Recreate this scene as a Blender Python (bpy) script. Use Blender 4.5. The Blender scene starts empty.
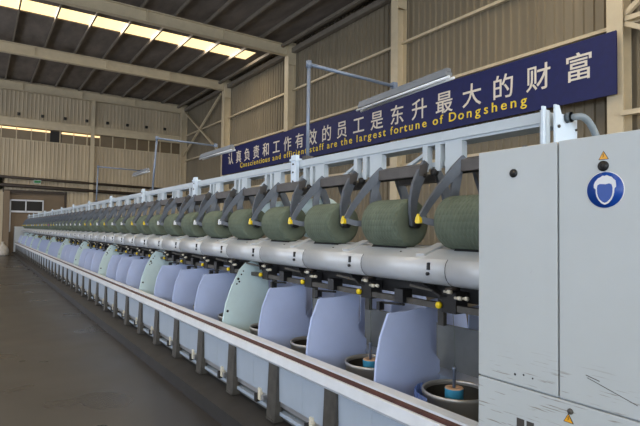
import bpy, bmesh, math, random
from mathutils import Vector, Matrix
random.seed(7)
S = bpy.context.scene
COL = S.collection
PI = math.pi

# ------------------------------------------------------------------ materials
def srgb(r, g, b):
    def c(v):
        v /= 255.0
        return v / 12.92 if v <= .04045 else ((v + .055) / 1.055) ** 2.4
    return (c(r), c(g), c(b), 1)

def mat(name, col, rough=.5, metal=0, var=.0, vscale=4, bump=0, bscale=40, stretch=(1, 1, 1), col2=None, emit=0, spec=.5):
    m = bpy.data.materials.new(name); m.use_nodes = True
    nt = m.node_tree; N = nt.nodes; L = nt.links
    b = N['Principled BSDF']
    b.inputs['Base Color'].default_value = col
    b.inputs['Roughness'].default_value = rough
    b.inputs['Metallic'].default_value = metal
    b.inputs['Specular IOR Level'].default_value = spec
    if emit:
        b.inputs['Emission Color'].default_value = col
        b.inputs['Emission Strength'].default_value = emit
    tc = N.new('ShaderNodeTexCoord'); mp = N.new('ShaderNodeMapping')
    mp.inputs['Scale'].default_value = stretch
    L.new(tc.outputs['Object'], mp.inputs['Vector'])
    if var or col2:
        n = N.new('ShaderNodeTexNoise'); n.inputs['Scale'].default_value = vscale
        n.inputs['Detail'].default_value = 5; n.inputs['Roughness'].default_value = .6
        L.new(mp.outputs[0], n.inputs['Vector'])
        r = N.new('ShaderNodeValToRGB')
        c2 = col2 or tuple(v * (1 - var) for v in col[:3]) + (1,)
        c1 = col if col2 else tuple(min(1, v * (1 + var)) for v in col[:3]) + (1,)
        r.color_ramp.elements[0].position = .33; r.color_ramp.elements[0].color = c2
        r.color_ramp.elements[1].position = .66; r.color_ramp.elements[1].color = c1
        L.new(n.outputs['Fac'], r.inputs[0]); L.new(r.outputs[0], b.inputs['Base Color'])
    if bump:
        n2 = N.new('ShaderNodeTexNoise'); n2.inputs['Scale'].default_value = bscale
        n2.inputs['Detail'].default_value = 3
        L.new(mp.outputs[0], n2.inputs['Vector'])
        bp = N.new('ShaderNodeBump'); bp.inputs['Strength'].default_value = bump; bp.inputs['Distance'].default_value = .01
        L.new(n2.outputs['Fac'], bp.inputs['Height']); L.new(bp.outputs[0], b.inputs['Normal'])
    return m

def yarn_mat():
    m = mat('olive_yarn', srgb(104, 114, 99), .9, var=.12, vscale=9, spec=.15)
    nt = m.node_tree; N = nt.nodes; L = nt.links; b = N['Principled BSDF']
    tc = N.new('ShaderNodeTexCoord')
    sep = N.new('ShaderNodeSeparateXYZ'); L.new(tc.outputs['Object'], sep.inputs[0])
    at = N.new('ShaderNodeMath'); at.operation = 'ARCTAN2'
    L.new(sep.outputs['Z'], at.inputs[0]); L.new(sep.outputs['X'], at.inputs[1])
    hs = []
    for sg in (1, -1):
        m1 = N.new('ShaderNodeMath'); m1.operation = 'MULTIPLY'; m1.inputs[1].default_value = 12 * sg
        L.new(at.outputs[0], m1.inputs[0])
        m2 = N.new('ShaderNodeMath'); m2.operation = 'MULTIPLY_ADD'; m2.inputs[1].default_value = 240
        L.new(sep.outputs['Y'], m2.inputs[0]); L.new(m1.outputs[0], m2.inputs[2])
        s = N.new('ShaderNodeMath'); s.operation = 'SINE'; L.new(m2.outputs[0], s.inputs[0]); hs.append(s)
    mx = N.new('ShaderNodeMath'); mx.operation = 'MAXIMUM'
    L.new(hs[0].outputs[0], mx.inputs[0]); L.new(hs[1].outputs[0], mx.inputs[1])
    bp = N.new('ShaderNodeBump'); bp.inputs['Strength'].default_value = .8; bp.inputs['Distance'].default_value = .004
    L.new(mx.outputs[0], bp.inputs['Height']); L.new(bp.outputs[0], b.inputs['Normal'])
    return m

def floor_mat():
    m = mat('worn_concrete', srgb(54, 52, 50), .32, var=.14, vscale=.5, bump=.03, bscale=9)
    nt = m.node_tree; N = nt.nodes; L = nt.links; b = N['Principled BSDF']
    n = N.new('ShaderNodeTexNoise'); n.inputs['Scale'].default_value = .8; n.inputs['Detail'].default_value = 2
    tc = N.new('ShaderNodeTexCoord'); L.new(tc.outputs['Object'], n.inputs['Vector'])
    mr = N.new('ShaderNodeMapRange'); mr.inputs['To Min'].default_value = .24; mr.inputs['To Max'].default_value = .38
    mr.inputs['From Min'].default_value = .3; mr.inputs['From Max'].default_value = .7
    L.new(n.outputs['Fac'], mr.inputs['Value']); L.new(mr.outputs[0], b.inputs['Roughness'])
    return m

def scuffed(name, col):
    # painted steel with thin rusty scratches low on the cabinet
    m = mat(name, col, .42, var=.03, vscale=2.5)
    nt = m.node_tree; N = nt.nodes; L = nt.links; b = N['Principled BSDF']
    src = b.inputs['Base Color'].links[0].from_socket
    tc = N.new('ShaderNodeTexCoord'); mp = N.new('ShaderNodeMapping')
    mp.inputs['Rotation'].default_value = (math.radians(-14), 0, 0); mp.inputs['Scale'].default_value = (1, 2.2, 40)
    L.new(tc.outputs['Object'], mp.inputs['Vector'])
    n = N.new('ShaderNodeTexNoise'); n.inputs['Scale'].default_value = 3.2; n.inputs['Detail'].default_value = 4
    L.new(mp.outputs[0], n.inputs['Vector'])
    r = N.new('ShaderNodeValToRGB'); r.color_ramp.elements[0].position = .61; r.color_ramp.elements[1].position = .66
    L.new(n.outputs['Fac'], r.inputs[0])
    sep = N.new('ShaderNodeSeparateXYZ'); L.new(tc.outputs['Object'], sep.inputs[0])
    mr = N.new('ShaderNodeMapRange'); mr.inputs['From Min'].default_value = 1.08; mr.inputs['From Max'].default_value = .98
    L.new(sep.outputs['Z'], mr.inputs['Value'])
    mu = N.new('ShaderNodeMath'); mu.operation = 'MULTIPLY'; L.new(r.outputs[0], mu.inputs[0]); L.new(mr.outputs[0], mu.inputs[1])
    mu2 = N.new('ShaderNodeMath'); mu2.operation = 'MULTIPLY'; mu2.inputs[1].default_value = .6; L.new(mu.outputs[0], mu2.inputs[0])
    mix = N.new('ShaderNodeMixRGB'); mix.inputs[2].default_value = srgb(104, 84, 56)
    L.new(mu2.outputs[0], mix.inputs[0]); L.new(src, mix.inputs[1]); L.new(mix.outputs[0], b.inputs['Base Color'])
    return m

M = dict(
    floor=floor_mat(),
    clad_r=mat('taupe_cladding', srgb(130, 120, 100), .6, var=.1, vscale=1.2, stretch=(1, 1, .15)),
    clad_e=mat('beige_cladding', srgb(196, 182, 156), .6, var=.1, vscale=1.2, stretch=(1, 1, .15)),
    clad_d=mat('brown_cladding', srgb(126, 110, 90), .7, var=.1, vscale=1.2),
    wall=mat('left_plaster', srgb(150, 145, 135), .8, var=.06),
    roof=mat('roof_sheeting', srgb(116, 107, 98), .8, var=.25, vscale=2.2, stretch=(1, .3, 1)),
    steel=mat('cream_steel', srgb(206, 192, 162), .5, var=.06, vscale=3),
    purlin=mat('roof_purlin_steel', srgb(120, 112, 100), .5, metal=.0, var=.1),
    sky=mat('skylight_sheet', srgb(255, 226, 168), .5, emit=1.5),
    glow=mat('clerestory_daylight', srgb(255, 222, 165), .5, emit=1.3),
    pane=mat('dusty_glass', srgb(120, 105, 82), .3, var=.15, vscale=1),
    darkpane=mat('dark_opening', srgb(26, 24, 22), .6),
    sign=mat('navy_sign', srgb(17, 26, 84), .6, var=.12, vscale=6),
    signw=mat('sign_white', srgb(225, 218, 205), .5),
    signy=mat('sign_gold', srgb(238, 210, 60), .5),
    cab=scuffed('cabinet_paint', srgb(182, 188, 188)),
    cabside=mat('cabinet_side', srgb(184, 190, 191), .45, var=.03),
    seam=mat('seam_dark', srgb(62, 58, 54), .6),
    black=mat('black_plastic', srgb(20, 20, 21), .35),
    blackr=mat('black_matt', srgb(30, 29, 28), .7, var=.2, vscale=20),
    blue=mat('safety_blue', srgb(14, 66, 150), .35),
    white=mat('sticker_white', srgb(215, 217, 218), .4),
    yellow=mat('yellow_plastic', srgb(236, 206, 12), .35),
    amber=mat('warning_amber', srgb(225, 160, 20), .4),
    whitec=mat('white_plastic', srgb(222, 226, 232), .35),
    purple=mat('magenta_plastic', srgb(190, 60, 130), .4),
    rail=mat('rail_white', srgb(214, 219, 224), .35, var=.06, vscale=6),
    groove=mat('rail_brown', srgb(72, 38, 33), .5, var=.25, vscale=12),
    panel=mat('panel_pale', srgb(162, 174, 187), .45, var=.05, vscale=3),
    plinth=mat('plinth_dark', srgb(40, 38, 36), .6, var=.25, vscale=5),
    strap=mat('strap_grey', srgb(76, 73, 67), .5, metal=.3, var=.25, vscale=14),
    alu=mat('aluminium', srgb(180, 182, 184), .32, metal=.75, var=.08, vscale=10),
    cover=mat('cover_grey', srgb(196, 200, 203), .35, metal=.1, var=.05, vscale=5),
    sepb=mat('separator_blue', srgb(178, 193, 229), .5, var=.04, vscale=4),
    sepm=mat('separator_mint', srgb(200, 222, 224), .45, var=.05, vscale=4),
    beam=mat('beam_paint', srgb(184, 194, 200), .45, var=.04, vscale=5),
    beamw=mat('post_white', srgb(206, 220, 232), .4),
    arm=mat('cast_arm_grey', srgb(90, 96, 104), .5, metal=.2, var=.12, vscale=18),
    carrier=mat('carrier_bar', srgb(84, 80, 77), .55, metal=.2, var=.12, vscale=12),
    stain=mat('stainless', srgb(186, 182, 174), .35, metal=.7, var=.06, vscale=6),
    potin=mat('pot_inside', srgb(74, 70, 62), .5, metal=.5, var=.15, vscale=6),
    spine=mat('spine_grey', srgb(112, 114, 112), .5, metal=.2, var=.12, vscale=5),
    yarn=yarn_mat(), yarnend=mat('olive_yarn_end', srgb(101, 110, 96), .9, var=.1, vscale=14, spec=.15),
    guard=mat('guard_blue', srgb(92, 120, 190), .4),
    paley=mat('pale_yarn', srgb(190, 208, 208), .9, spec=.1),
    core=mat('tube_core', srgb(34, 32, 32), .5),
    cyan=mat('cyan_bobbin', srgb(62, 148, 182), .5, var=.08, vscale=20),
    card=mat('cardboard', srgb(196, 160, 128), .8),
    galv=mat('galvanised_pipe', srgb(116, 128, 146), .4, metal=.2, var=.08, vscale=10),
    lamp=mat('lamp_housing', srgb(128, 132, 136), .4, metal=.3, var=.1, vscale=5),
    tube=mat('lamp_tube', srgb(225, 230, 235), .3),
    conduit=mat('grey_conduit', srgb(120, 130, 136), .5),
    brownp=mat('brown_pipe', srgb(62, 53, 45), .6, var=.15),
    sack=mat('white_sack', srgb(190, 184, 172), .8, var=.15, vscale=8, bump=.6, bscale=12),
    ceram=mat('ceramic_cream', srgb(216, 210, 190), .3),
    green=mat('exit_green', srgb(40, 130, 70), .5),
    winlit=mat('window_daylight', srgb(205, 222, 255), .5, emit=2.0),
)

# ------------------------------------------------------------------ mesh tools
class MB:
    def __init__(s): s.v = []; s.f = []; s.m = []; s.mats = []; s.sm = []
    def mi(s, m):
        if m not in s.mats: s.mats.append(m)
        return s.mats.index(m)
    def add(s, vs, fs, m, smooth=False):
        k = len(s.v); s.v += [tuple(v) for v in vs]; i = s.mi(m)
        for f in fs: s.f.append([k + a for a in f]); s.m.append(i); s.sm.append(smooth)
    def box(s, x0, x1, y0, y1, z0, z1, m):
        vs = [(x, y, z) for x in (x0, x1) for y in (y0, y1) for z in (z0, z1)]
        s.add(vs, [(0, 1, 3, 2), (4, 6, 7, 5), (0, 4, 5, 1), (2, 3, 7, 6), (0, 2, 6, 4), (1, 5, 7, 3)], m)
    def prism(s, poly, axis, a, b, m, smooth=False):
        # poly in the two remaining axes (in xyz order); extruded along axis from a to b
        n = len(poly)
        def pt(p, t):
            if axis == 'x': return (t, p[0], p[1])
            if axis == 'y': return (p[0], t, p[1])
            return (p[0], p[1], t)
        vs = [pt(p, a) for p in poly] + [pt(p, b) for p in poly]
        fs = [tuple(range(n))[::-1], tuple(range(n, 2 * n))]
        s.add(vs, fs, m)
        k = len(s.v) - 2 * n; i = s.mi(m)
        for j in range(n):
            q = (j + 1) % n
            s.f.append([k + j, k + q, k + n + q, k + n + j]); s.m.append(i); s.sm.append(smooth)
    def bar(s, p, q, w, t, m, up=(0, 0, 1)):
        p, q = Vector(p), Vector(q); d = (q - p).normalized(); u = Vector(up)
        a = d.cross(u)
        if a.length < 1e-4: a = d.cross(Vector((1, 0, 0)))
        a.normalize(); b = d.cross(a).normalized()
        vs = [c + a * (i * w / 2) + b * (j * t / 2) for c in (p, q) for i, j in ((-1, -1), (1, -1), (1, 1), (-1, 1))]
        s.add(vs, [(0, 3, 2, 1), (4, 5, 6, 7), (0, 1, 5, 4), (1, 2, 6, 5), (2, 3, 7, 6), (3, 0, 4, 7)], m)
    def ribbon(s, pts, widths, thick, normal, m):
        nrm = Vector(normal).normalized(); P = [Vector(p) for p in pts]; vs = []
        for i, p in enumerate(P):
            d = (P[min(i + 1, len(P) - 1)] - P[max(i - 1, 0)]).normalized()
            a = d.cross(nrm).normalized() * widths[i] / 2; h = nrm * thick / 2
            vs += [p - a - h, p + a - h, p + a + h, p - a + h]
        fs = [(3, 2, 1, 0)]; n = len(P)
        for i in range(n - 1):
            for j in range(4):
                fs.append((i * 4 + j, i * 4 + (j + 1) % 4, i * 4 + 4 + (j + 1) % 4, i * 4 + 4 + j))
        fs.append(tuple((n - 1) * 4 + j for j in range(4)))
        s.add(vs, fs, m)
    def tube(s, pts, r, m, n=10, caps=True):
        P = [Vector(p) for p in pts]; vs = []
        rr = r if isinstance(r, (list, tuple)) else [r] * len(P)
        ref = None
        for i, p in enumerate(P):
            d = (P[min(i + 1, len(P) - 1)] - P[max(i - 1, 0)]).normalized()
            if ref is None:
                ref = Vector((0, 0, 1)) if abs(d.z) < .9 else Vector((1, 0, 0))
            a = d.cross(ref).normalized(); b = d.cross(a).normalized(); ref = -b if False else a.cross(d)
            vs += [p + (a * math.cos(2 * PI * k / n) + b * math.sin(2 * PI * k / n)) * rr[i] for k in range(n)]
        fs = []
        for i in range(len(P) - 1):
            for k in range(n):
                fs.append((i * n + k, i * n + (k + 1) % n, (i + 1) * n + (k + 1) % n, (i + 1) * n + k))
        s.add(vs, fs, m, True)
        if caps:
            k0 = len(s.v) - len(vs); i = s.mi(m)
            s.f.append([k0 + k for k in range(n)][::-1]); s.m.append(i); s.sm.append(False)
            s.f.append([k0 + len(vs) - n + k for k in range(n)]); s.m.append(i); s.sm.append(False)
    def lathe(s, prof, c, axis, m, n=32, smooth=True):
        # prof: (radius, t) ; revolved round axis through c
        vs = []; idx = {'x': (1, 2, 0), 'y': (0, 2, 1), 'z': (0, 1, 2)}[axis]
        for r, t in prof:
            for k in range(n):
                p = [0, 0, 0]; p[idx[0]] = c[idx[0]] + r * math.cos(2 * PI * k / n)
                p[idx[1]] = c[idx[1]] + r * math.sin(2 * PI * k / n); p[idx[2]] = c[idx[2]] + t
                vs.append(tuple(p))
        fs = []
        for i in range(len(prof) - 1):
            for k in range(n):
                fs.append((i * n + k, i * n + (k + 1) % n, (i + 1) * n + (k + 1) % n, (i + 1) * n + k))
        s.add(vs, fs, m, smooth)
    def build(s, name, parent=None, bevel=0, loc=None):
        me = bpy.data.meshes.new(name)
        vs = s.v
        me.from_pydata(vs, [], s.f)
        for m in s.mats: me.materials.append(m)
        me.polygons.foreach_set('material_index', s.m); me.polygons.foreach_set('use_smooth', s.sm)
        bm = bmesh.new(); bm.from_mesh(me); bmesh.ops.recalc_face_normals(bm, faces=bm.faces); bm.to_mesh(me); bm.free()
        o = bpy.data.objects.new(name, me); COL.objects.link(o)
        if parent: o.parent = parent
        if loc: o.location = loc
        if bevel:
            b = o.modifiers.new('edge', 'BEVEL'); b.width = bevel; b.segments = 2; b.limit_method = 'ANGLE'; b.angle_limit = .6
        return o

def tag(o, label=None, cat=None, group=None, kind=None):
    if label: o['label'] = label
    if cat: o['category'] = cat
    if group: o['group'] = group
    if kind: o['kind'] = kind
    return o
def empty(name, loc=(0, 0, 0)):
    o = bpy.data.objects.new(name, None); o.location = loc; o.empty_display_size = .1; COL.objects.link(o); return o
def dup(o, dy=0, parent=None, top=True):
    c = o.copy(); COL.objects.link(c); c.parent = parent
    if top: c.location = o.location + Vector((0, dy, 0))
    for ch in list(o.children): dup(ch, 0, c, False)
    return c
def struct(mb, name, parent=None, **k):
    o = mb.build(name, parent, **k)
    if not parent: o['kind'] = 'structure'
    return o
ORD = ['', 'first', 'second', 'third', 'fourth', 'fifth', 'sixth', 'seventh', 'eighth', 'ninth', 'tenth', 'eleventh', 'twelfth',
       'thirteenth', 'fourteenth', 'fifteenth', 'sixteenth', 'seventeenth', 'eighteenth', 'nineteenth']
def ordinal(n):
    if n < 20: return ORD[n]
    t = {2: 'twent', 3: 'thirt', 4: 'fort'}[n // 10]
    return t + 'ieth' if n % 10 == 0 else t + 'y-' + ORD[n % 10]

# ------------------------------------------------------------------ building
XW, YE, ZR = 11.3, 32.5, 9.62      # right wall, end wall, roof underside
XL, YB = -10.0, -12.0
mb = MB(); mb.add([(XL, YB, 0), (XW + .1, YB, 0), (XW + .1, YE + .1, 0), (XL, YE + .1, 0), (XL, YB, -.2), (XW + .1, YB, -.2), (XW + .1, YE + .1, -.2), (XL, YE + .1, -.2)],
                  [(0, 1, 2, 3), (7, 6, 5, 4), (0, 4, 5, 1), (1, 5, 6, 2), (2, 6, 7, 3), (3, 7, 4, 0)], M['floor'])
struct(mb, 'floor')

def corrugated(axis, fixed, a, b, z0, z1, pitch, depth, m, mb):
    # trapezoid ribs running up; ribs stand proud towards the inside (lower values of the fixed axis)
    prof = []; t = a
    while t < b - pitch * .5:
        prof += [(t, 0), (t + pitch * .62, 0), (t + pitch * .70, -depth), (t + pitch * .92, -depth)]
        t += pitch
    prof.append((b, 0))
    vs = []
    for z in (z0, z1):
        for p, d in prof:
            vs.append((fixed + d, p, z) if axis == 'y' else (p, fixed + d, z))
    n = len(prof)
    mb.add(vs, [(i, i + 1, n + i + 1, n + i) for i in range(n - 1)], m)

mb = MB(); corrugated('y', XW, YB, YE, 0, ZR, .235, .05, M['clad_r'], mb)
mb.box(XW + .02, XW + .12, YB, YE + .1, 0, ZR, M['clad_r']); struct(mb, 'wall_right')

# end wall with clerestory strip and door bay
mb = MB()
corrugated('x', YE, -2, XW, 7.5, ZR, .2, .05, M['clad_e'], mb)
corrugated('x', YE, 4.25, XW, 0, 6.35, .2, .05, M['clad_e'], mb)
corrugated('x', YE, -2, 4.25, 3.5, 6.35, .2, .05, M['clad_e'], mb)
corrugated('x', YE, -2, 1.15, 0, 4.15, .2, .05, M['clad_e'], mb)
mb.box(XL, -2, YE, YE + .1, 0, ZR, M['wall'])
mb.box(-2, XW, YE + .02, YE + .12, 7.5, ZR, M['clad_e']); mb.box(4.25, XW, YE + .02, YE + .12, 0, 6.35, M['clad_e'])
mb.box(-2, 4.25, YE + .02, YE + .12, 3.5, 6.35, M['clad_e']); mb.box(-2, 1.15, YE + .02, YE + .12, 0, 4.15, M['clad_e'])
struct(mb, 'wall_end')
w = empty('window_1', (4, YE, 6.7)); tag(w, kind='structure')
mb = MB(); mb.box(-6, XW - 4, .03, .06, -.35, .8, M['pane']); mb.v = [(x, y, z) for x, y, z in mb.v]; mb.build('window_pane', w)
mb = MB(); mb.box(-6, 2.05, .0, .03, .19, .29, M['glow']); mb.build('daylight_strip', w)
mb = MB()
for i in range(17):
    x = -2.8 + i * .72 - 4 + 2.8 - 1.2 + .0
    mb.box(x, x + .05, -.03, .03, -.35, .8, M['steel'])
mb.box(-6, XW - 4, -.03, .03, -.40, -.34, M['steel']); mb.build('window_mullion', w)
mb = MB(); mb.box(-.64, -.06, -.02, .02, -.33, .3, M['darkpane']); mb.build('open_casement', w)
# door bay below: brown boarding, window panes, frame
d = empty('door_1', (2.7, YE, 0)); tag(d, kind='structure')
mb = MB(); mb.box(-1.6, 1.6, .12, .2, 0, 3.55, M['clad_d']); mb.build('boarding', d)
mb = MB(); mb.box(-1.55, 1.6, -.10, .1, 3.38, 3.52, M['brownp']); mb.box(-1.5, -1.22, -.2, .1, 0, 3.45, M['clad_d']); mb.box(1.5, 1.6, -.1, .1, 0, 3.4, M['brownp']); mb.build('door_surround', d)
mb = MB()
mb.box(-1.18, .42, .02, .06, 2.92, 3.0, M['whitec']); mb.box(-1.18, .42, .02, .06, 2.28, 2.38, M['whitec'])
for x in (-1.2, -.46, .38): mb.box(x, x + .06, .02, .06, 1.2 if x < -.5 else 2.3, 3.0, M['whitec'])
mb.build('window_frame', d)
mb = MB(); mb.box(-1.15, .4, .06, .09, 2.38, 2.95, M['darkpane']); mb.build('window_pane', d)

# left wall with its daylight windows, back wall with unseen windows added for light
mb = MB()
for (a, b, c, e) in ((YB, YE, 0, 1.2), (YB, YE, 5.4, ZR)): mb.box(XL - .15, XL, a, b, c, e, M['wall'])
nwin = 7; step = (YE - YB) / nwin
for i in range(nwin + 1):
    y = YB + i * step
    mb.box(XL - .15, XL, max(YB, y - .6), min(YE, y + .6), 1.2, 5.4, M['wall'])
struct(mb, 'wall_left')
for i in range(nwin):
    y = YB + i * step
    mb = MB(); mb.box(XL - .12, XL - .08, y + .6, y + step - .6, 1.2, 5.4, M['winlit']); struct(mb, 'window_%d' % (i + 2))
mb = MB()
for a, b in ((0, 1.2), (5.4, ZR)): mb.box(XL, XW, YB - .12, YB, a, b, M['wall'])
for a, b in ((XL, -8), (-3.2, -2.2), (3.2, 4.2), (9.6, XW)): mb.box(a, b, YB - .12, YB, 1.2, 5.4, M['wall'])
struct(mb, 'wall_back')
for k, (a, b) in enumerate(((-8, -3.2), (-2.2, 3.2), (4.2, 9.6))):
    mb = MB(); mb.box(a, b, YB - .1, YB - .06, 1.2, 5.4, M['winlit']); struct(mb, 'window_%d' % (k + 9))  # glowing panes added behind the camera to brighten the separator plates

# roof: sheeting with skylight slots, purlins, beams
SKY = [(-9.6, -8.7), (-2.0, -1.1), (5.2, 6.2), (11.2, 11.2), (20.7, 21.9)]
SKY = [s for s in SKY if s[0] != s[1]]
mb = MB(); y = YB
for a, b in SKY:
    mb.box(XL, XW, y, a, ZR, ZR + .12, M['roof']); y = b
    mb.box(10.45, XW, a, b, ZR, ZR + .12, M['roof'])
mb.box(XL, XW, y, YE, ZR, ZR + .12, M['roof'])
struct(mb, 'ceiling')
mb = MB()
for a, b in SKY: mb.box(XL, 10.45, a, b, ZR + .04, ZR + .08, M['sky'])
struct(mb, 'window_skylight')
mb = MB()
x = XW - .45
while x > XL:
    mb.box(x - .02, x + .02, YB, YE, ZR - .16, ZR - .005, M['purlin']); mb.box(x - .04, x + .02, YB, YE, ZR - .17, ZR - .155, M['purlin'])
    x -= 1.22
struct(mb, 'roof_beam_purlins')
COLY = [32.2, 25.4, 18.65, 11.85, 5.15, -1.6]
for i, y in enumerate(COLY):
    mb = MB(); zt = ZR - .18; zb = zt - .45
    mb.box(XL, XW - .45, y - .13, y + .13, zb, zb + .03, M['steel']); mb.box(XL, XW - .45, y - .13, y + .13, zt - .03, zt, M['steel'])
    mb.box(XL, XW - .45, y - .02, y + .02, zb + .03, zt - .03, M['steel'])
    for x in (1.9, 4.9, 7.9): 
        mb.box(x, x + .03, y - .12, y + .12, zb + .03, zt - .03, M['steel'])
    struct(mb, 'roof_beam')
    mb = MB()
    mb.box(XW - .45, XW - .43, y - .16, y + .16, 0, ZR - .05, M['steel']); mb.box(XW - .09, XW - .07, y - .16, y + .16, 0, ZR - .05, M['steel'])
    mb.box(XW - .43, XW - .09, y - .015, y + .015, 0, ZR - .05, M['steel'])
    mb.box(XW - .43, XW - .09, y - .16, y - .14, 8.6, ZR - .05, M['steel'])
    struct(mb, 'steel_column')
mb = MB(); mb.box(5.48, 5.62, YE - .32, YE - .08, 0, ZR - .63, M['steel']); mb.box(5.44, 5.66, YE - .34, YE - .31, 0, ZR - .63, M['steel']); struct(mb, 'steel_column')
# girts on the right wall (in bays), end wall band
for z in (7.55, 5.92, 3.6):
    mb = MB()
    mb.box(XW - .17, XW - .06, YB, YE, z - .05, z + .03, M['steel']); struct(mb, 'wall_girt')
mb = MB(); mb.box(XW - .3, XW - .1, YB, YE, ZR - .5, ZR - .3, M['purlin']); mb.box(XW - .75, XW - .62, YB, YE, ZR - .32, ZR - .2, M['purlin']); struct(mb, 'wall_girt')
mb = MB(); mb.box(XL, XW - .3, YE - .22, YE - .06, 7.05, 7.5, M['steel']); mb.box(XL, XW - .3, YE - .26, YE - .22, 7.42, 7.5, M['steel']); struct(mb, 'wall_girt')
# wind braces in the end bay and the bay beside the camera
def brace(p, q, label, nm='wind_brace'):
    mb = MB(); mb.bar(p, q, .1, .1, M['steel']); o = mb.build(nm); tag(o, kind='structure'); return o
xb = XW - .3
brace((xb, 32.0, 9.1), (xb, 26.0, 5.7), ''); brace((xb, 32.0, 6.2), (xb, 26.0, 9.0), '')
brace((xb, 5.0, 6.05), (xb, 2.2, 8.2), ''); brace((xb, 5.0, 5.95), (xb, 2.2, 5.9), ''); brace((xb, 5.0, 5.85), (xb, 1.6, 3.9), '')
brace((xb - .2, 5.0, 3.95), (xb - .2, 2.0, 3.9), '')

# dark wall clips under the end wall roof, each its own thing
for i in range(8):
    x = 1.78 + i * 1.155
    mb = MB(); mb.box(-.075, .075, -.12, 0, -.075, .075, M['black']); mb.box(-.03, .03, -.16, -.12, -.1, .02, M['black'])
    o = mb.build('wall_clip', loc=(x, YE - .06, 7.74 + i * .02))
    tag(o, 'small black box fitting high on end wall, %s one counting from the aisle side' % ordinal(i + 1), 'light fitting', 'black fittings on the end wall')
# pipes along the end wall
for z, r, lb in ((4.12, .075, 'long brown pipe running along the end wall above the lower pipe'), (3.68, .10, 'thicker brown pipe along the end wall just over the doorway')):
    mb = MB(); mb.tube([(-2, YE - .3, z + .15), (XW - .6, YE - .3, z - .15)], r, M['brownp'], 8)
    for x in range(0, 11, 2): mb.box(x - .03, x + .03, YE - .3, YE - .02, z - .02 - (x - 4.5) * .024, z + .02 - (x - 4.5) * .024, M['brownp'])
    tag(mb.build('wall_pipe'), lb, 'pipe')
mb = MB(); mb.box(-.16, .16, -.03, .03, -.07, .07, M['green']); mb.box(-.18, .18, .0, .05, -.09, .09, M['whitec'])
tag(mb.build('exit_sign', loc=(2.75, YE - .5, 4.0)), 'small green sign on the pipes over the far doorway', 'sign')

# ------------------------------------------------------------------ banner sign
sg = empty('banner_sign', (10.68, 15.02, 5.0)); tag(sg, 'long navy blue banner board with white Chinese characters and gold English line', 'sign')
SY, SH = 9.98, .655
mb = MB(); mb.box(0, .05, -SY, SY, -SH, SH, M['sign']); mb.build('sign_board', sg)
mb = MB()
for y in (-8.5, -3, 3, 8.5): mb.box(.05, .1, y - .03, y + .03, -.6, .6, M['purlin'])
for z in (-.6, .6): mb.box(.05, .08, -SY + .02, SY - .02, z - .03, z + .03, M['purlin'])
mb.build('sign_frame', sg)
ROT = Matrix(((0, 0, -1), (-1, 0, 0), (0, 1, 0))).to_4x4()
def text_mesh(txt, size, m, parent, name, placer, offset=0, extrude=.004, sx=1):
    """letters as one mesh; placer(i, w) gives the local position of letter i"""
    big = bmesh.new()
    for i, ch in enumerate(txt):
        if ch == ' ': continue
        c = bpy.data.curves.new('t', 'FONT'); c.body = ch; c.size = size; c.align_x = 'CENTER'; c.offset = offset
        c.extrude = extrude; c.resolution_u = 3
        o = bpy.data.objects.new('t', c); COL.objects.link(o)
        bpy.context.view_layer.update()
        me = bpy.data.meshes.new_from_object(o.evaluated_get(bpy.context.evaluated_depsgraph_get()))
        me.transform(Matrix.Translation(placer(i)) @ ROT @ Matrix.Diagonal((sx, 1, 1, 1)))
        big.from_mesh(me); bpy.data.objects.remove(o); bpy.data.curves.remove(c); bpy.data.meshes.remove(me)
    me = bpy.data.meshes.new(name); big.to_mesh(me); big.free(); me.materials.append(m)
    o = bpy.data.objects.new(name, me); COL.objects.link(o); o.parent = parent; return o
zh = '认真负责和工作有效的员工是东升最大的财富'
text_mesh(zh, .65, M['signw'], sg, 'chinese_lettering', lambda i: Vector((-.006, 23.88 - 15.02 - i * .951, -.14)), .004)
en = 'Conscientious and efficient staff are the largest fortune of Dongsheng'
# proportional advance widths measured from the built-in font
def adv(ch, size):
    W = {'i': .28, 'l': .28, 'f': .35, 't': .39, 'r': .41, ' ': .32, 'C': .70, 'D': .77, 's': .52, 'c': .55, 'a': .61, 'e': .615, 'u': .634, 'n': .634, 'o': .612, 'd': .635, 'h': .634, 'g': .635}
    return W.get(ch, .6) * size
tot = sum(adv(c, 1) + .09 for c in en); sc_ = 1.0; size = (22.75 - 7.0) / tot
size_font = .35; k = (22.75 - 7.0) / tot; pos = []; t = 0
for c in en:
    a = adv(c, 1) + .09; pos.append(t + a / 2); t += a
text_mesh(en, size_font, M['signy'], sg, 'english_lettering', lambda i: Vector((-.006, 22.75 - 15.02 - pos[i] * k, -.475)), .003, .004, 1.12)

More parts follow.
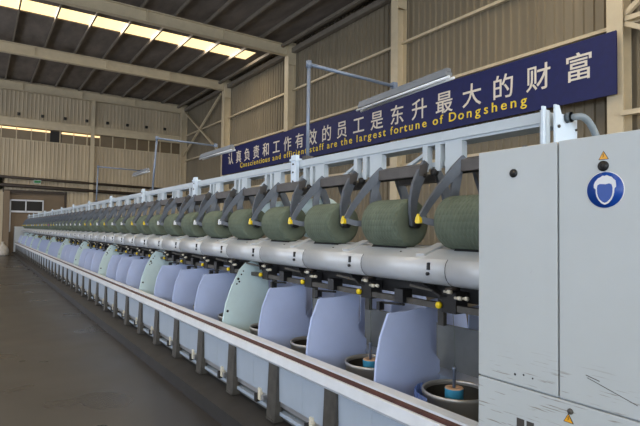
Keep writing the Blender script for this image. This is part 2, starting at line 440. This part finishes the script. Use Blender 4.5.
# ------------------------------------------------------------------ lamp brackets over the machine
def lamp(y, label, y0, y1, z0, z1, lean=0):
    e = empty('overhead_lamp', (2.36, y, 2.0)); tag(e, label, 'lamp', 'lamps on pipe brackets over the machine')
    mb = MB(); mb.tube([(0, lean, .0), (0, 0, .945)], .016, M['galv']); mb.build('post', e)
    mb = MB(); mb.tube([(0, 0, .945), (1.0, 0, .925)], .016, M['galv']); mb.lathe([(.0, -.03), (.026, -.03), (.026, .03), (0, .03)], (0, 0, .945), 'z', M['galv'], 12); mb.build('crossarm', e)
    mb = MB(); mb.box(-.035, .035, lean - .035, lean + .035, .02, .14, M['carrier']); mb.build('clamp', e)
    mb = MB(); xa = 1.0
    a, b = Vector((xa, y0, z0)), Vector((xa, y1, z1))
    mb.bar(a, b, .08, .035, M['lamp']); up = Vector((0, 0, .02))
    mb.bar(a + up * 1.8, b + up * 1.8, .05, .03, M['lamp'])
    mb.bar((xa, 0, .9), (xa, 0, .96), .05, .05, M['galv'])
    mb.build('lamp_housing', e)
    mb = MB()
    for dx in (-.03, .03): mb.tube([a + Vector((dx, .03, -.035)), b + Vector((dx, -.03, -.035))], .012, M['tube'], 8)
    mb.build('lamp_tube', e)
    return e
lamp(3.67, 'fluorescent lamp on a grey pipe bracket, hung in front of the navy banner', .52, -.70, .82, .872)
lamp(8.15, 'fluorescent lamp on a grey pipe bracket just before the far end of the banner', .64, -.70, .80, .80, .2)
lamp(12.87, 'small fluorescent lamp on a low pipe bracket before the beige end wall', .7, -.6, .88, .885, .12)

# ------------------------------------------------------------------ the twisting machine
PITCH, NP = .7, 43
Y0 = 1.725                 # axis centre of first package
YA, YZ = 1.36, Y0 + NP * PITCH - .1
mach = empty('twisting_machine', (2.4, YA, 0))
tag(mach, 'very long grey yarn twisting machine running down the hall, with blue separator plates', 'machine')
OFF = Vector((-2.4, -YA, 0))
def part(mb, name, parent=mach, bevel=0):
    mb.v = [tuple(Vector(v) + OFF) for v in mb.v]
    return mb.build(name, parent, bevel)
def subpart(mb, name, parent):
    mb.v = [tuple(Vector(v) + OFF) for v in mb.v]
    return mb.build(name, parent)
# plinth
mb = MB(); mb.prism([(1.60, 0), (1.60, .115), (1.80, .155), (3.0, .155), (3.2, .115), (3.2, 0)], 'y', YA, YZ, M['plinth']); part(mb, 'plinth')
# rail: white lip, brown groove, white lip
mb = MB()
mb.prism([(1.777, .668), (1.835, .672), (1.845, .66), (1.845, .56), (1.777, .56)], 'y', YA, YZ, M['rail'])
part(mb, 'front_rail')
mb = MB(); mb.prism([(1.762, .648), (1.776, .656), (1.776, .634), (1.762, .634)], 'y', YA, YZ, M['groove']); part(mb, 'rail_groove')
mb = MB(); mb.prism([(1.745, .630), (1.750, .634), (1.774, .634), (1.774, .565), (1.752, .556), (1.738, .575)], 'y', YA, YZ, M['rail']); 
part(mb, 'lower_lip')
# lower body behind panels, sills
mb = MB(); mb.box(1.84, 2.96, YA, YZ, .155, .40, M['spine']); mb.box(1.845, 1.86, YA, YZ, .4, .56, M['panel']); mb.box(2.94, 2.96, YA, YZ, .4, .65, M['panel']); part(mb, 'lower_body')
mb = MB(); mb.box(1.795, 1.835, YA, YZ, .20, .225, M['panel']); mb.box(1.80, 1.835, YA, YZ, .262, .30, M['alu']); part(mb, 'kick_rail')
# repeated modules ---------------------------------------------------
def repeat(first, n, start=0):
    out = [first]
    for i in range(1, n):
        out.append(dup(first, i * PITCH, mach))
    return out
# front panel
mb = MB(); mb.prism([(1.783, .558), (1.79, .30), (1.80, .30), (1.80, .558)], 'y', Y0 - .32, Y0 + .378, M['panel']); repeat(part(mb, 'front_panel'), NP)
# bracket (channel strap)
yb = 1.77
mb = MB()
mb.prism([(1.770, .552), (1.755, .165), (1.767, .165), (1.782, .552)], 'y', yb - .058, yb + .058, M['strap'])
for s_ in (-1, 1): mb.prism([(1.770, .552), (1.755, .165), (1.82, .165), (1.81, .552)], 'y', yb + s_ * .058 - .004, yb + s_ * .058 + .004, M['strap'])
mb.box(1.75, 1.83, yb - .06, yb + .06, .155, .168, M['strap'])
repeat(part(mb, 'support_bracket'), NP)
# clip under the panel
mb = MB(); mb.box(1.775, 1.80, yb + .20, yb + .235, .235, .32, M['ceram']); mb.box(1.765, 1.80, yb + .235, yb + .275, .215, .27, M['blackr']); mb.box(1.77, 1.8, yb + .14, yb + .17, .25, .285, M['alu'])
repeat(part(mb, 'hinge_clip'), NP)
# separators
def sep_outline(mint):
    if mint: return [(1.853, .52), (1.855, .60), (1.858, .68), (1.885, .83), (1.945, 1.0), (2.01, 1.13), (2.07, 1.19), (2.16, 1.21), (2.30, 1.20), (2.32, .88), (2.34, .80), (2.36, .52)]
    return [(1.853, .52), (1.853, .66), (1.862, .77), (1.889, .90), (1.945, 1.028), (1.97, 1.034), (2.12, 1.036), (2.20, 1.046), (2.285, 1.036), (2.288, .80), (2.365, .716), (2.365, .52)]
ysep = 2.16
def make_sep(i, y, mint, side=1):
    mb = MB(); P_ = sep_outline(mint)
    if side < 0: P_ = [(4.8 - x, z) for x, z in P_]
    m = M['sepm'] if mint else M['sepb']
    mb.prism(P_, 'y', y - .004, y + .004, m)
    # turned front edge
    edge = [p for p in P_ if (p[0] if side > 0 else 4.8 - p[0]) < 2.0]
    for a, b in zip(edge[:-1], edge[1:]):
        mb.bar((a[0], y + .005, a[1]), (b[0], y + .005, b[1]), .012, .004, m, (1, 0, 0))
    if mint:
        for (x, z, r) in ((2.0, 1.045, .012), (2.01, 1.02, .009), (2.03, 1.085, .008), (2.05, 1.115, .007), (1.985, 1.0, .008), (1.90, .76, .012)):
            x_ = x if side > 0 else 4.8 - x
            mb.lathe([(0, -.006), (r, -.006), (r, .0), (0, .0)], (x_, y, z), 'y', M['black'], 10)
    return part(mb, 'separator')
blue0 = make_sep(0, ysep, False); mint0 = make_sep(3, ysep + 3 * PITCH, True)
for i in range(1, NP - 1):
    if i == 3: continue
    if i % 4 == 3: dup(mint0, (i - 3) * PITCH, mach)
    else: dup(blue0, i * PITCH, mach)
for i in range(0, 14):      # rear side, seen through the gaps of the near part
    if i == 0: rb = make_sep(0, ysep - .1, False, -1)
    else: dup(rb, i * PITCH, mach)
    dup(rb, (i + .5) * PITCH, mach)
mb = MB(); mb.box(3.0, 3.02, YA, YZ, .155, .70, M['panel']); mb.box(2.96, 3.05, YA, YZ, .64, .68, M['rail']); part(mb, 'rear_rail')
# pot
PX, PY, PR, PZ = 2.185, 1.872, .178, .643
mb = MB()
mb.lathe([(PR - .012, PZ - .21), (PR - .006, PZ - .01), (PR - .006, PZ), (PR + .003, PZ + .004), (PR + .008, PZ), (PR + .006, PZ - .02), (PR, PZ - .03), (PR, PZ - .2)], (PX, PY, 0), 'z', M['stain'], 40)
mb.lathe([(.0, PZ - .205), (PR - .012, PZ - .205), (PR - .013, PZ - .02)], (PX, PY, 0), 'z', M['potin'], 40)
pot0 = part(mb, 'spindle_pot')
repeat(pot0, 24)
mb = MB()
prev = None
for k in range(11):
    a = math.radians(96 + k * 8.5); q = (PX - .02 + (PR + .03) * math.cos(a), PY + (PR + .03) * math.sin(a))
    if prev: mb.add([(prev[0], prev[1], PZ - .2), (q[0], q[1], PZ - .2), (q[0], q[1], PZ - .005), (prev[0], prev[1], PZ - .005)], [(0, 1, 2, 3)], M['guard'], True)
    prev = q
g_ = subpart(mb, 'blue_guard', pot0)
sol = g_.modifiers.new('thick', 'SOLIDIFY'); sol.thickness = .003

# centre spine behind pots
mb = MB(); mb.box(2.40, 2.44, YA, YZ, .4, .655, M['panel']); part(mb, 'spine_panel')
mb = MB(); mb.box(2.385, 2.40, PY - .12, PY + .33, .66, .935, M['spine']); mb.bar((2.37, PY + .27, .93), (2.37, PY + .27, 1.20), .045, .03, M['strap'])
mb.prism([(2.35, .635), (2.385, .67), (2.40, .67), (2.40, .635)], 'y', PY - .12, PY + .34, M['alu'])
repeat(part(mb, 'spine_plate'), 20)
# dark guide bar with blocks under the cover
mb = MB(); mb.box(2.13, 2.165, YA, YZ, 1.072, 1.106, M['strap']); mb.box(2.14, 2.36, YA, YZ, 1.20, 1.24, M['blackr']); mb.box(2.24, 2.27, YA, YZ, 1.11, 1.2, M['blackr']); mb.box(2.44, 2.66, YA, YZ, 1.20, 1.24, M['blackr']); part(mb, 'guide_bar')
yk = 1.936
mb = MB()
mb.box(2.125, 2.22, yk - .11, yk - .01, 1.06, 1.175, M['blackr']); mb.box(2.10, 2.18, yk + .27, yk + .34, 1.075, 1.155, M['black'])
mb.bar((2.11, yk - .04, 1.15), (2.22, yk + .2, 1.19), .05, .012, M['blackr']); mb.bar((2.05, yk + .16, 1.195), (2.2, yk + .02, 1.15), .03, .012, M['strap'])
mb.tube([(2.14, yk + .30, 1.06), (2.15, yk + .52, 1.045)], .008, M['blackr'], 6); mb.box(2.12, 2.16, yk + .50, yk + .53, 1.0, 1.05, M['black'])
mb.tube([(2.10, yk - .06, 1.185), (2.13, yk - .10, 1.20), (2.18, yk - .08, 1.19)], .012, M['brownp'], 8)
g0 = part(mb, 'thread_guide')
mb = MB(); mb.lathe([(0, -.020), (.015, -.020), (.019, -.014), (.019, .0), (.0, .0)], (2.122, yk, 1.097), 'x', M['yellow'], 20); mb.lathe([(0, 0), (.009, 0), (.009, .03), (0, .03)], (2.115, yk, 1.097), 'x', M['black'], 12); subpart(mb, 'yellow_knob', g0)
for dx, dy, dz, l in ((0, -.10, .078, .05), (.01, -.16, .05, .045), (.0, -.21, .055, .03)):
    mb = MB(); mb.lathe([(0, 0), (.011, 0), (.011, l * .5), (.007, l * .5), (.007, l), (0, l)], (2.10 + dx, yk + dy, 1.10 + dz), 'y', M['ceram'], 12); subpart(mb, 'ceramic_eyelet', g0)
repeat(g0, 34)
# cover segment (rounded nose) with lock
def nose(g=0):
    return [(2.30, 1.205 - g), (2.125, 1.206 - g), (2.098, 1.212 - g), (2.075, 1.224 - g), (2.058, 1.243 - g), (2.048 - g, 1.265), (2.044 - g, 1.288), (2.046 - g, 1.312), (2.053 - g, 1.334), (2.068 - g, 1.352), (2.19, 1.400 + g), (2.30, 1.408 + g)]
YS0 = 1.835
def cover_seg(y0):
    mb = MB(); mb.prism(nose(), 'y', y0, YS0, M['cover']); mb.sm = [len(f) == 4 and k_ not in (2, 11, 12, 13) for k_, f in enumerate(mb.f)]
    mb.box(2.19, 2.30, YS0 - .04, YS0 + .0, 1.402, 1.418, M['cover'])
    return part(mb, 'roller_cover')
def cover_kids(c0):
    mb = MB(); mb.prism(nose(.0012)[1:10], 'y', YS0 - .006, YS0 - .002, M['black']); subpart(mb, 'cover_seam', c0)
    mb = MB(); yl = 1.985 - PITCH + (PITCH if c0.name == 'roller_cover' else 0) * 0
    return c0
ca = cover_seg(1.36); cover_kids(ca)
cbv = cover_seg(YS0 - PITCH)
cover_kids(cbv)
def lock(parent):
    mb = MB(); yl = YS0 - PITCH + .11
    mb.prism([(yl - .010, 1.292), (yl + .008, 1.292), (yl + .006, 1.331), (yl - .004, 1.331)], 'x', 2.034, 2.06, M['black'])
    mb.lathe([(0, -.012), (.010, -.012), (.010, .0), (0, 0)], (2.045, yl + .004, 1.27), 'x', M['black'], 14); subpart(mb, 'cover_lock', parent)
    mb = MB(); mb.lathe([(0, 0), (.007, 0), (.005, .006), (0, .006)], (2.13, YS0 - .28, 1.375), 'z', M['strap'], 10); subpart(mb, 'cover_screw', parent)
lock(cbv)
for i in range(2, NP + 1): dup(cbv, (i - 1) * PITCH, mach)
cbv.location.y += 0
SHIFT = dup(cbv, NP * PITCH, mach)
for c in list(mach.children):
    if c.name.startswith('roller_cover') and c is not ca: c.location.y += PITCH
bpy.data.objects.remove(SHIFT.children[0]) if False else None
# roller slot below each package and small ridge plates
mb = MB(); mb.lathe([(0, -.16), (.05, -.16), (.05, .16), (0, .16)], (2.22, Y0, 1.37), 'y', M['blackr'], 20)
mb.bar((2.09, Y0 + .33, 1.368), (2.27, Y0 + .33, 1.428), .07, .014, M['cover'])
repeat(part(mb, 'drive_roller'), NP)
# rear cover
mb = MB(); mb.prism([(4.8 - x, z) for x, z in nose()], 'y', YA, YZ, M['cover'], smooth=True); part(mb, 'rear_cover')
# top beam
mb = MB()
mb.box(2.30, 2.46, 1.42, YZ, 2.045, 2.10, M['beam']); mb.box(2.31, 2.45, 1.42, YZ, 2.03, 2.045, M['beam'])
part(mb, 'top_beam')
mb = MB(); mb.box(2.34, 2.42, 1.42, YZ, 1.90, 1.93, M['beam']); part(mb, 'lower_beam')
# end plate
mb = MB(); mb.box(2.305, 2.50, 1.37, 1.38, 1.70, 2.085, M['beamw']); mb.prism([(2.305, 2.085), (2.36, 2.085), (2.34, 2.125), (2.305, 2.125)], 'y', 1.37, 1.38, M['beamw'])
mb.box(2.25, 2.275, 1.40, 1.41, 1.70, 2.115, M['beamw']); mb.box(2.27, 2.31, 1.40, 1.43, 1.80, 2.10, M['beam'])
for z in (1.93, 2.02): mb.lathe([(0, -.008), (.008, -.008), (.008, 0), (0, 0)], (2.33, 1.37, z), 'y', M['strap'], 10)
for z in (1.84, 1.93, 2.02): mb.lathe([(0, -.008), (.006, -.008), (.006, 0), (0, 0)], (2.485, 1.37, z), 'y', M['strap'], 10)
part(mb, 'end_plate')
# hangers
mb = MB(); yh = Y0 + .215
for a, b, z in ((0, .125, 1.84), (.165, .205, 1.87), (.27, .31, 1.87)):
    mb.box(2.305, 2.318, yh + a, yh + b, z, 2.03, M['beam']); mb.box(2.318, 2.35, yh + a, yh + a + .008, z + .02, 2.03, M['beam'])
mb.prism([(yh, 1.89), (yh - .04, 1.86), (yh - .04, 1.84), (yh, 1.84)], 'x', 2.305, 2.318, M['beam'])
mb.bar((2.36, yh + .32, 2.0), (2.36, yh + .56, 1.90), .025, .02, M['beam'])
for dy in (.05, .24): mb.lathe([(0, 0), (.022, 0), (.022, .03), (0, .03)], (2.29, yh + dy - .03, 1.862), 'x', M['blackr'], 12)
hg = part(mb, 'beam_hanger'); repeat(hg, NP)
# tall posts on beam
tps = [3.75 + i * 2.42 for i in range(12)]
for i, y in enumerate(tps):
    if i == 0:
        mb = MB(); mb.box(2.265, 2.30, y - .04, y + .04, 1.88, 2.15, M['beamw']); mb.box(2.255, 2.34, y - .05, y + .05, 2.10, 2.118, M['beamw'])
        for z in (1.92, 2.0, 2.07): mb.lathe([(0, -.008), (.008, -.008), (.008, 0), (0, 0)], (2.265, y, z), 'x', M['strap'], 8)
        tp0 = part(mb, 'bolted_post')
    else: dup(tp0, y - tps[0], mach)
# cradle
CAPS = 'YYYYWWWWYYWWYWYYWWWWWWWYYPYYWYWYYWWYYYWYYYY'
def make_cradle(yc):
    mb = MB(); mb.prism([(2.235, 1.84), (2.235, 1.905), (2.30, 1.925), (2.30, 1.84)], 'y', yc - .22, yc + .17, M['carrier']); mb.box(2.29, 2.33, yc - .06, yc + .02, 1.86, 1.92, M['carrier'])
    mb.tube([(2.28, yc - .22, 1.845), (2.28, yc + .24, 1.845)], .014, M['blackr'], 8)
    root = part(mb, 'cradle')
    mb = MB(); yn = yc - .205       # near arm: sickle blade
    mb.ribbon([(2.30, yn, 1.93), (2.265, yn, 1.865), (2.22, yn, 1.78), (2.195, yn, 1.69), (2.19, yn, 1.61), (2.20, yn, 1.535)], [.045, .07, .07, .06, .05, .045], .022, (0, 1, 0), M['arm'])
    mb.lathe([(0, -.02), (.035, -.02), (.035, .025), (0, .025)], (2.215, yn, 1.552), 'y', M['black'], 18)
    subpart(mb, 'near_arm', root)
    mb = MB(); yf = yc + .20        # far arm: forked casting ending in the capped tip
    tip = (2.06, yf + .105, 1.568)
    mb.ribbon([(2.27, yf - .04, 1.915), (2.215, yf - .015, 1.845), (2.15, yf + .03, 1.75), (2.10, yf + .07, 1.66), tip], [.05, .06, .046, .038, .032], .024, (.35, 1, 0), M['arm'])
    mb.ribbon([(2.25, yf - .01, 1.88), (2.215, yf - .01, 1.73), (2.215, yf - .005, 1.56)], [.055, .05, .045], .022, (0.35, 1, 0), M['arm'])
    mb.ribbon([(2.20, yf, 1.55), (2.12, yf + .05, 1.548), tip], [.05, .036, .034], .024, (.35, 1, 0), M['arm'])
    mb.lathe([(0, -.03), (.035, -.03), (.035, .02), (0, .02)], (2.22, yf, 1.552), 'y', M['black'], 18)
    subpart(mb, 'far_arm', root)
    return root
def cap_mesh(yc, m):
    mb = MB(); x, y, z = 2.06, yc + .305, 1.568
    out = [(-.022, -.018), (-.012, -.026), (.014, -.026), (.024, -.014), (.016, .012), (.002, .034), (-.008, .030), (-.018, .010)]
    mb.prism([(y + a * .82, z + b * .9) for a, b in out], 'x', x - .020, x + .012, m)
    return mb
def rear_cradle(yc):
    mb = MB(); mb.box(2.51, 2.575, yc - .19, yc + .16, 1.83, 1.885, M['carrier'])
    root = part(mb, 'rear_cradle')
    for y in (yc - .195, yc + .2):
        mb = MB(); mb.ribbon([(2.525, y, 1.90), (2.565, y, 1.84), (2.605, y, 1.76), (2.628, y, 1.67), (2.60, y, 1.53)], [.045, .07, .07, .06, .045], .022, (0, 1, 0), M['arm']); subpart(mb, 'arm', root)
    return root
c_first = make_cradle(Y0)
cradles = [c_first] + [dup(c_first, i * PITCH, mach) for i in range(1, NP)]
protocap = {}
for i, c in enumerate(cradles):
    k = CAPS[i]
    if k not in protocap:
        o = subpart(cap_mesh(Y0, {'Y': M['yellow'], 'W': M['whitec'], 'P': M['purple']}[k]), 'tip_cap', c)
        protocap[k] = o
    else:
        o = protocap[k].copy(); COL.objects.link(o); o.parent = c
    o['label'] = {'Y': 'yellow tip cap', 'W': 'white tip cap', 'P': 'magenta tip cap'}[k]
rc = rear_cradle(Y0 + .1)
for i in range(1, 9): dup(rc, i * PITCH, mach)
# far end cabinet of the machine
mb = MB(); mb.box(1.72, 3.1, YZ, YZ + .5, 0, 1.5, M['cabside']); mb.box(1.715, 1.72, YZ + .24, YZ + .26, .1, 1.45, M['seam']); part(mb, 'end_housing')
# ------------------------------------------------------------------ yarn packages
def package(m, R=.1465, L=.33):
    mb = MB(); pr = []
    r0 = .03; h = L / 2; rc_ = .045
    pr = [(r0, -h + .006), (R - rc_, -h)]
    for k in range(1, 6): a = PI / 2 * k / 5; pr.append((R - rc_ + rc_ * math.sin(a), -h + rc_ * (1 - math.cos(a)) * .8))
    for k in range(0, 6): a = PI / 2 * (1 - k / 5); pr.append((R - rc_ + rc_ * math.sin(a), h - rc_ * (1 - math.cos(a)) * .8))
    pr.append((r0, h - .006))
    me_ = M['yarnend'] if m is M['yarn'] else m
    mb.lathe(pr[:4], (0, 0, 0), 'y', me_, 48); mb.lathe(pr[3:-3], (0, 0, 0), 'y', m, 48); mb.lathe(pr[-4:], (0, 0, 0), 'y', me_, 48)
    return mb
RP = .150
pk = empty('yarn_package', (2.22, Y0 - .012, 1.552))
package(M['yarn'], RP, .345).build('yarn', pk)
mb = MB(); mb.lathe([(0, -.18), (.031, -.18), (.031, .18), (0, .18)], (0, 0, 0), 'y', M['core'], 20); mb.build('tube_core', pk)
for i in range(NP):
    o = pk if i == 0 else dup(pk, i * PITCH)
    if i == NP - 1: pk.location.y += .072
    if i: o.location.x += random.uniform(-.004, .004)
    lb = 'olive green yarn package half hidden behind the grey control cabinet' if i == 0 else \
        'olive green yarn package on the drum, %s in the row from the grey cabinet' % ordinal(i + 1)
    tag(o, lb, 'yarn package', 'olive yarn packages along the machine')
    for ch in o.children:
        if i and ch.name.startswith('yarn'): ch.rotation_euler.y = random.uniform(0, 6)
for y, lb in ((4.622, 'large pale yarn package on the rear side, behind the fourth green package'), (3.922, 'large pale yarn package on the rear side, behind the third green package')):
    o = empty('yarn_package', (2.64, y, 1.615)); tag(o, lb, 'yarn package', 'pale packages on the rear side')
    package(M['paley'], .185, .33).build('yarn', o); mb = MB(); mb.lathe([(0, -.172), (.031, -.172), (.031, .172), (0, .172)], (0, 0, 0), 'y', M['core'], 20); mb.build('tube_core', o)
# bobbins standing in the open pots
for i, lb in ((0, 'cyan bobbin in the stainless pot beside the grey cabinet'), (1, 'cyan bobbin in the second stainless pot from the grey cabinet')):
    e = empty('supply_bobbin', (PX - .03, PY - .01 + i * PITCH, PZ - .088)); tag(e, lb, 'bobbin', 'cyan bobbins in the pots')
    mb = MB(); mb.lathe([(.0, -.085), (.049, -.085), (.049, .105)], (0, 0, 0), 'z', M['cyan'], 28); mb.build('tube_sleeve', e)
    mb = MB(); mb.lathe([(.049, .105), (.046, .109), (.018, .109), (.016, .09), (0, .09)], (0, 0, 0), 'z', M['card'], 28); mb.build('tube_end', e)
    mb = MB(); mb.lathe([(0, .09), (.009, .09), (.008, .20), (.011, .202), (.011, .215), (.0, .215)], (.0, 0, 0), 'z', M['galv'], 12); mb.build('rod', e)
    mb = MB(); pts = [(0, 0, .215), (-.005, -.01, .28), (.0, .0, .40), (0, .01, .50)]; mb.tube(pts, .0012, M['yarn'], 5); mb.build('yarn_end', e)

# ------------------------------------------------------------------ control cabinet
cb = empty('control_cabinet', (1.7, .4, 0)); tag(cb, 'tall light grey painted steel control cabinet with scratched doors', 'cabinet')
CO = Vector((-1.7, -.4, 0))
def cpart(mb, name, parent=cb, bevel=0):
    mb.v = [tuple(Vector(v) + CO) for v in mb.v]; return mb.build(name, parent, bevel)
mb = MB(); mb.box(1.715, 3.05, -.42, 1.343, .08, 1.818, M['cabside']); mb.box(1.76, 3.0, -.38, 1.30, 0, .08, M['seam']); cpart(mb, 'carcass')
def door(y0, y1, z0, z1, name):
    mb = MB(); mb.box(1.697, 1.714, y0, y1, z0, z1, M['cab']); o = cpart(mb, name, bevel=.003); return o
dl = door(1.004, 1.341, .928, 1.824, 'door'); dr = door(-.42, .997, .928, 1.826, 'door'); lp = door(-.42, 1.341, .08, .922, 'lower_panel')
def disc(y, z, r, m, x=1.697, t=.006, n=32, rings=None):
    mb = MB(); mb.lathe([(0, -t), (r * .9, -t), (r, -t * .6), (r, 0), (0, 0)], (x, y, z), 'x', m, n); return mb
mb = disc(1.178, 1.727, .0165, M['black']); mb.lathe([(0, -.012), (.006, -.012), (.009, -.008), (.009, -.005)], (1.697, 1.178, 1.727), 'x', M['blackr'], 14); cpart(mb, 'door_lock', dl)
mb = disc(.843, 1.722, .0175, M['black']); mb.lathe([(0, -.012), (.006, -.012), (.009, -.008), (.009, -.005)], (1.697, .843, 1.722), 'x', M['blackr'], 14); cpart(mb, 'door_lock', dr)
for ch in (dl, dr, lp): pass
mb = MB()
mb = disc(.958, .892, .010, M['strap']); cpart(mb, 'screw', lp)
mb = MB()
for (a, b) in ((1.166, 1.134), (1.125, 1.095)): mb.box(1.6965, 1.70, b, a, .70, .808, M['seam'])
cpart(mb, 'vent_slot', lp)
mb = MB()
for y, z, r in ((1.173, .966, .005), (1.137, .972, .004), (1.10, .968, .0035)): mb.lathe([(0, -.0006), (r, -.0006), (r, 0)], (1.697, y, z), 'x', M['blackr'], 6)
mb.bar((1.6967, .90, 1.02), (1.6967, .745, .972), .0007, .002, M['brownp'], (0, 1, 0))
mb.bar((1.6967, .905, 1.028), (1.6967, .86, 1.018), .0007, .0025, M['brownp'], (0, 1, 0))
mb.bar((1.6967, 1.110, 1.35), (1.6967, 1.10, 1.362), .0007, .002, M['alu'], (0, 1, 0))
mb.bar((1.6967, 1.13, 1.262), (1.6967, 1.12, 1.265), .0007, .002, M['alu'], (0, 1, 0))
cpart(mb, 'scratches', dr)
# warning triangles: stickers
def tri(y, z, s, parent):
    mb = MB(); mb.prism([(y - s, z), (y + s, z), (y, z + s * 1.75)], 'x', 1.6955, 1.6972, M['black'])
    q = s * .84; mb.prism([(y - q, z + .10 * s), (y + q, z + .10 * s), (y, z + .10 * s + q * 1.72)], 'x', 1.695, 1.6956, M['amber'])
    b = [(.0, 1.25), (.14, .85), (.02, .85), (.12, .35), (-.12, .8), (.0, .8), (-.08, 1.2)]
    mb.prism([(y + a * s * 1.2, z + c * s) for a, c in b], 'x', 1.6945, 1.6951, M['black'])
    return mb
cpart(tri(.842, 1.743, .0165, dr), 'warning_sticker', dr); cpart(tri(.965, .852, .018, lp), 'warning_sticker', lp)
# blue hair-cover sign
by, bz, br = .838, 1.643, .0605
mb = MB(); mb.lathe([(0, -.0012), (br, -.0012), (br, 0)], (1.697, by, bz), 'x', M['white'], 48)
mb.lathe([(0, -.0018), (br * .965, -.0018), (br * .965, -.001)], (1.697, by, bz), 'x', M['blue'], 48)
# viewer's left is +Y
def sp(pts, x0, x1, m, mb): mb.prism([(by - u * br * 1.05, bz + v * br) for u, v in pts], 'x', x0, x1, m)
hair = [(-.46, .05), (-.55, .14), (-.56, .30), (-.50, .46), (-.42, .56), (-.33, .66), (-.22, .70), (-.12, .78), (.0, .76), (.10, .80), (.22, .73), (.33, .69), (.42, .58), (.52, .48), (.55, .32), (.56, .16), (.47, .05),
        (.46, -.15), (.42, -.34), (.32, -.55), (.18, -.72), (.0, -.80), (-.18, -.72), (-.32, -.55), (-.42, -.34), (-.46, -.15)]
sp(hair, 1.6942, 1.6951, M['white'], mb)
face = [(-.39, .10), (-.37, .26), (-.26, .33), (-.10, .32), (.05, .30), (.22, .34), (.34, .28), (.39, .10), (.38, -.15), (.34, -.34), (.26, -.5), (.12, -.64), (.0, -.70), (-.12, -.64), (-.26, -.5), (-.34, -.34), (-.38, -.15)]
sp(face, 1.6936, 1.6941, M['blue'], mb)
cpart(mb, 'hair_cover_sticker', dr)
# conduit from beam end into the cabinet
mb = MB(); pts = [(2.40, 1.36, 2.07)]
for k in range(11):
    t = k / 10; a = t * PI / 2
    pts.append((2.44 + .12 * math.sin(a), 1.32 - .05 * t, 2.075 - .25 * (1 - math.cos(a))))
pts.append((2.565, 1.26, 1.80))
mb.tube(pts, .017, M['conduit'], 12)
for k in range(3): mb.lathe([(.0, -.012), (.026, -.012), (.026, .012), (0, .012)], (2.40 + .0 * k, 1.355 - k * .0, 2.07), 'y', M['conduit'], 16)
tag(mb.build('flexible_conduit'), 'thick grey flexible conduit curving from the white end plate down behind the cabinet', 'conduit')

# sack by the far doorway
mb = MB(); mb.lathe([(0, 0), (.17, .0), (.23, .08), (.22, .3), (.17, .48), (.08, .58), (.05, .66), (.09, .72), (0, .72)], (0, 0, 0), 'z', M['sack'], 20)
mb.v = [(x * (1 + .12 * math.sin(5 * z + 3 * math.atan2(y, x))) + z * .12 * -1, y, z) for x, y, z in mb.v]
tag(mb.build('sack', loc=(1.22, 30.4, 0)), 'slumped white sack on the floor by the far doorway post', 'sack')
# scraps on the floor
for x, y, r, lb in ((.47, 6.55, .03, 'small pale scrap lying on the bare floor of the aisle'), (.66, 6.4, .05, 'flat grey lint scrap lying mid aisle beside the small pale scrap')):
    mb = MB(); mb.prism([(-r, -r * .4), (r * .3, -r * .5), (r, 0), (r * .4, r * .5), (-r * .7, r * .3)], 'z', 0, .006, M['strap']); tag(mb.build('lint_scrap', loc=(x, y, 0)), lb, 'scrap')

# ------------------------------------------------------------------ light
W = bpy.data.worlds.new('World'); S.world = W; W.use_nodes = True
bg = W.node_tree.nodes['Background']; bg.inputs[0].default_value = (.6, .75, 1, 1); bg.inputs[1].default_value = .3
def area(name, loc, rot, sx, sy, power, col):
    l = bpy.data.lights.new(name, 'AREA'); l.shape = 'RECTANGLE'; l.size = sx; l.size_y = sy; l.energy = power; l.color = col
    o = bpy.data.objects.new(name, l); o.location = loc; o.rotation_euler = rot; COL.objects.link(o); return o
# daylight through the left windows, pointing +X
area('window_light', (XL + .05, 2, 3.3), (0, -PI / 2, 0), 4.0, 26, 520, (.92, .97, .98))
area('window_light', (XL + .05, 24, 3.3), (0, -PI / 2, 0), 4.0, 16, 480, (.95, .96, 1))
area('window_light', (.8, YB + .05, 3.3), (PI / 2, 0, 0), 17, 4, 1350, (.92, .97, .98))  # fill lamp added at the unseen back windows, pointing down the hall
# skylight strips
for a, b in SKY:
    y = (a + b) / 2
    area('skylight_light', (.2, y, ZR - .0), (0, 0, 0), 20, b - a, 700 if y < 19 else 700, (1, .89, .74))

# ------------------------------------------------------------------ camera
th, al, ro = math.radians(34.2325), math.radians(1.9509), math.radians(.7)
F = Vector((math.sin(th) * math.cos(al), math.cos(th) * math.cos(al), math.sin(al)))
R0 = Vector((math.cos(th), -math.sin(th), 0)); U0 = R0.cross(F)
R = R0 * math.cos(ro) + U0 * math.sin(ro); U = -R0 * math.sin(ro) + U0 * math.cos(ro)
cam = bpy.data.cameras.new('camera'); co = bpy.data.objects.new('camera', cam); COL.objects.link(co)
mw = Matrix((R, U, -F)).transposed().to_4x4(); mw.translation = Vector((0, 0, 1.5)); co.matrix_world = mw
cam.sensor_width = 36; cam.lens = 505 / 640 * 36; cam.clip_start = .02; cam.clip_end = 200
S.camera = co
S.view_settings.view_transform = 'Standard'; S.view_settings.look = 'None'; S.view_settings.gamma = 1; S.view_settings.exposure = 0
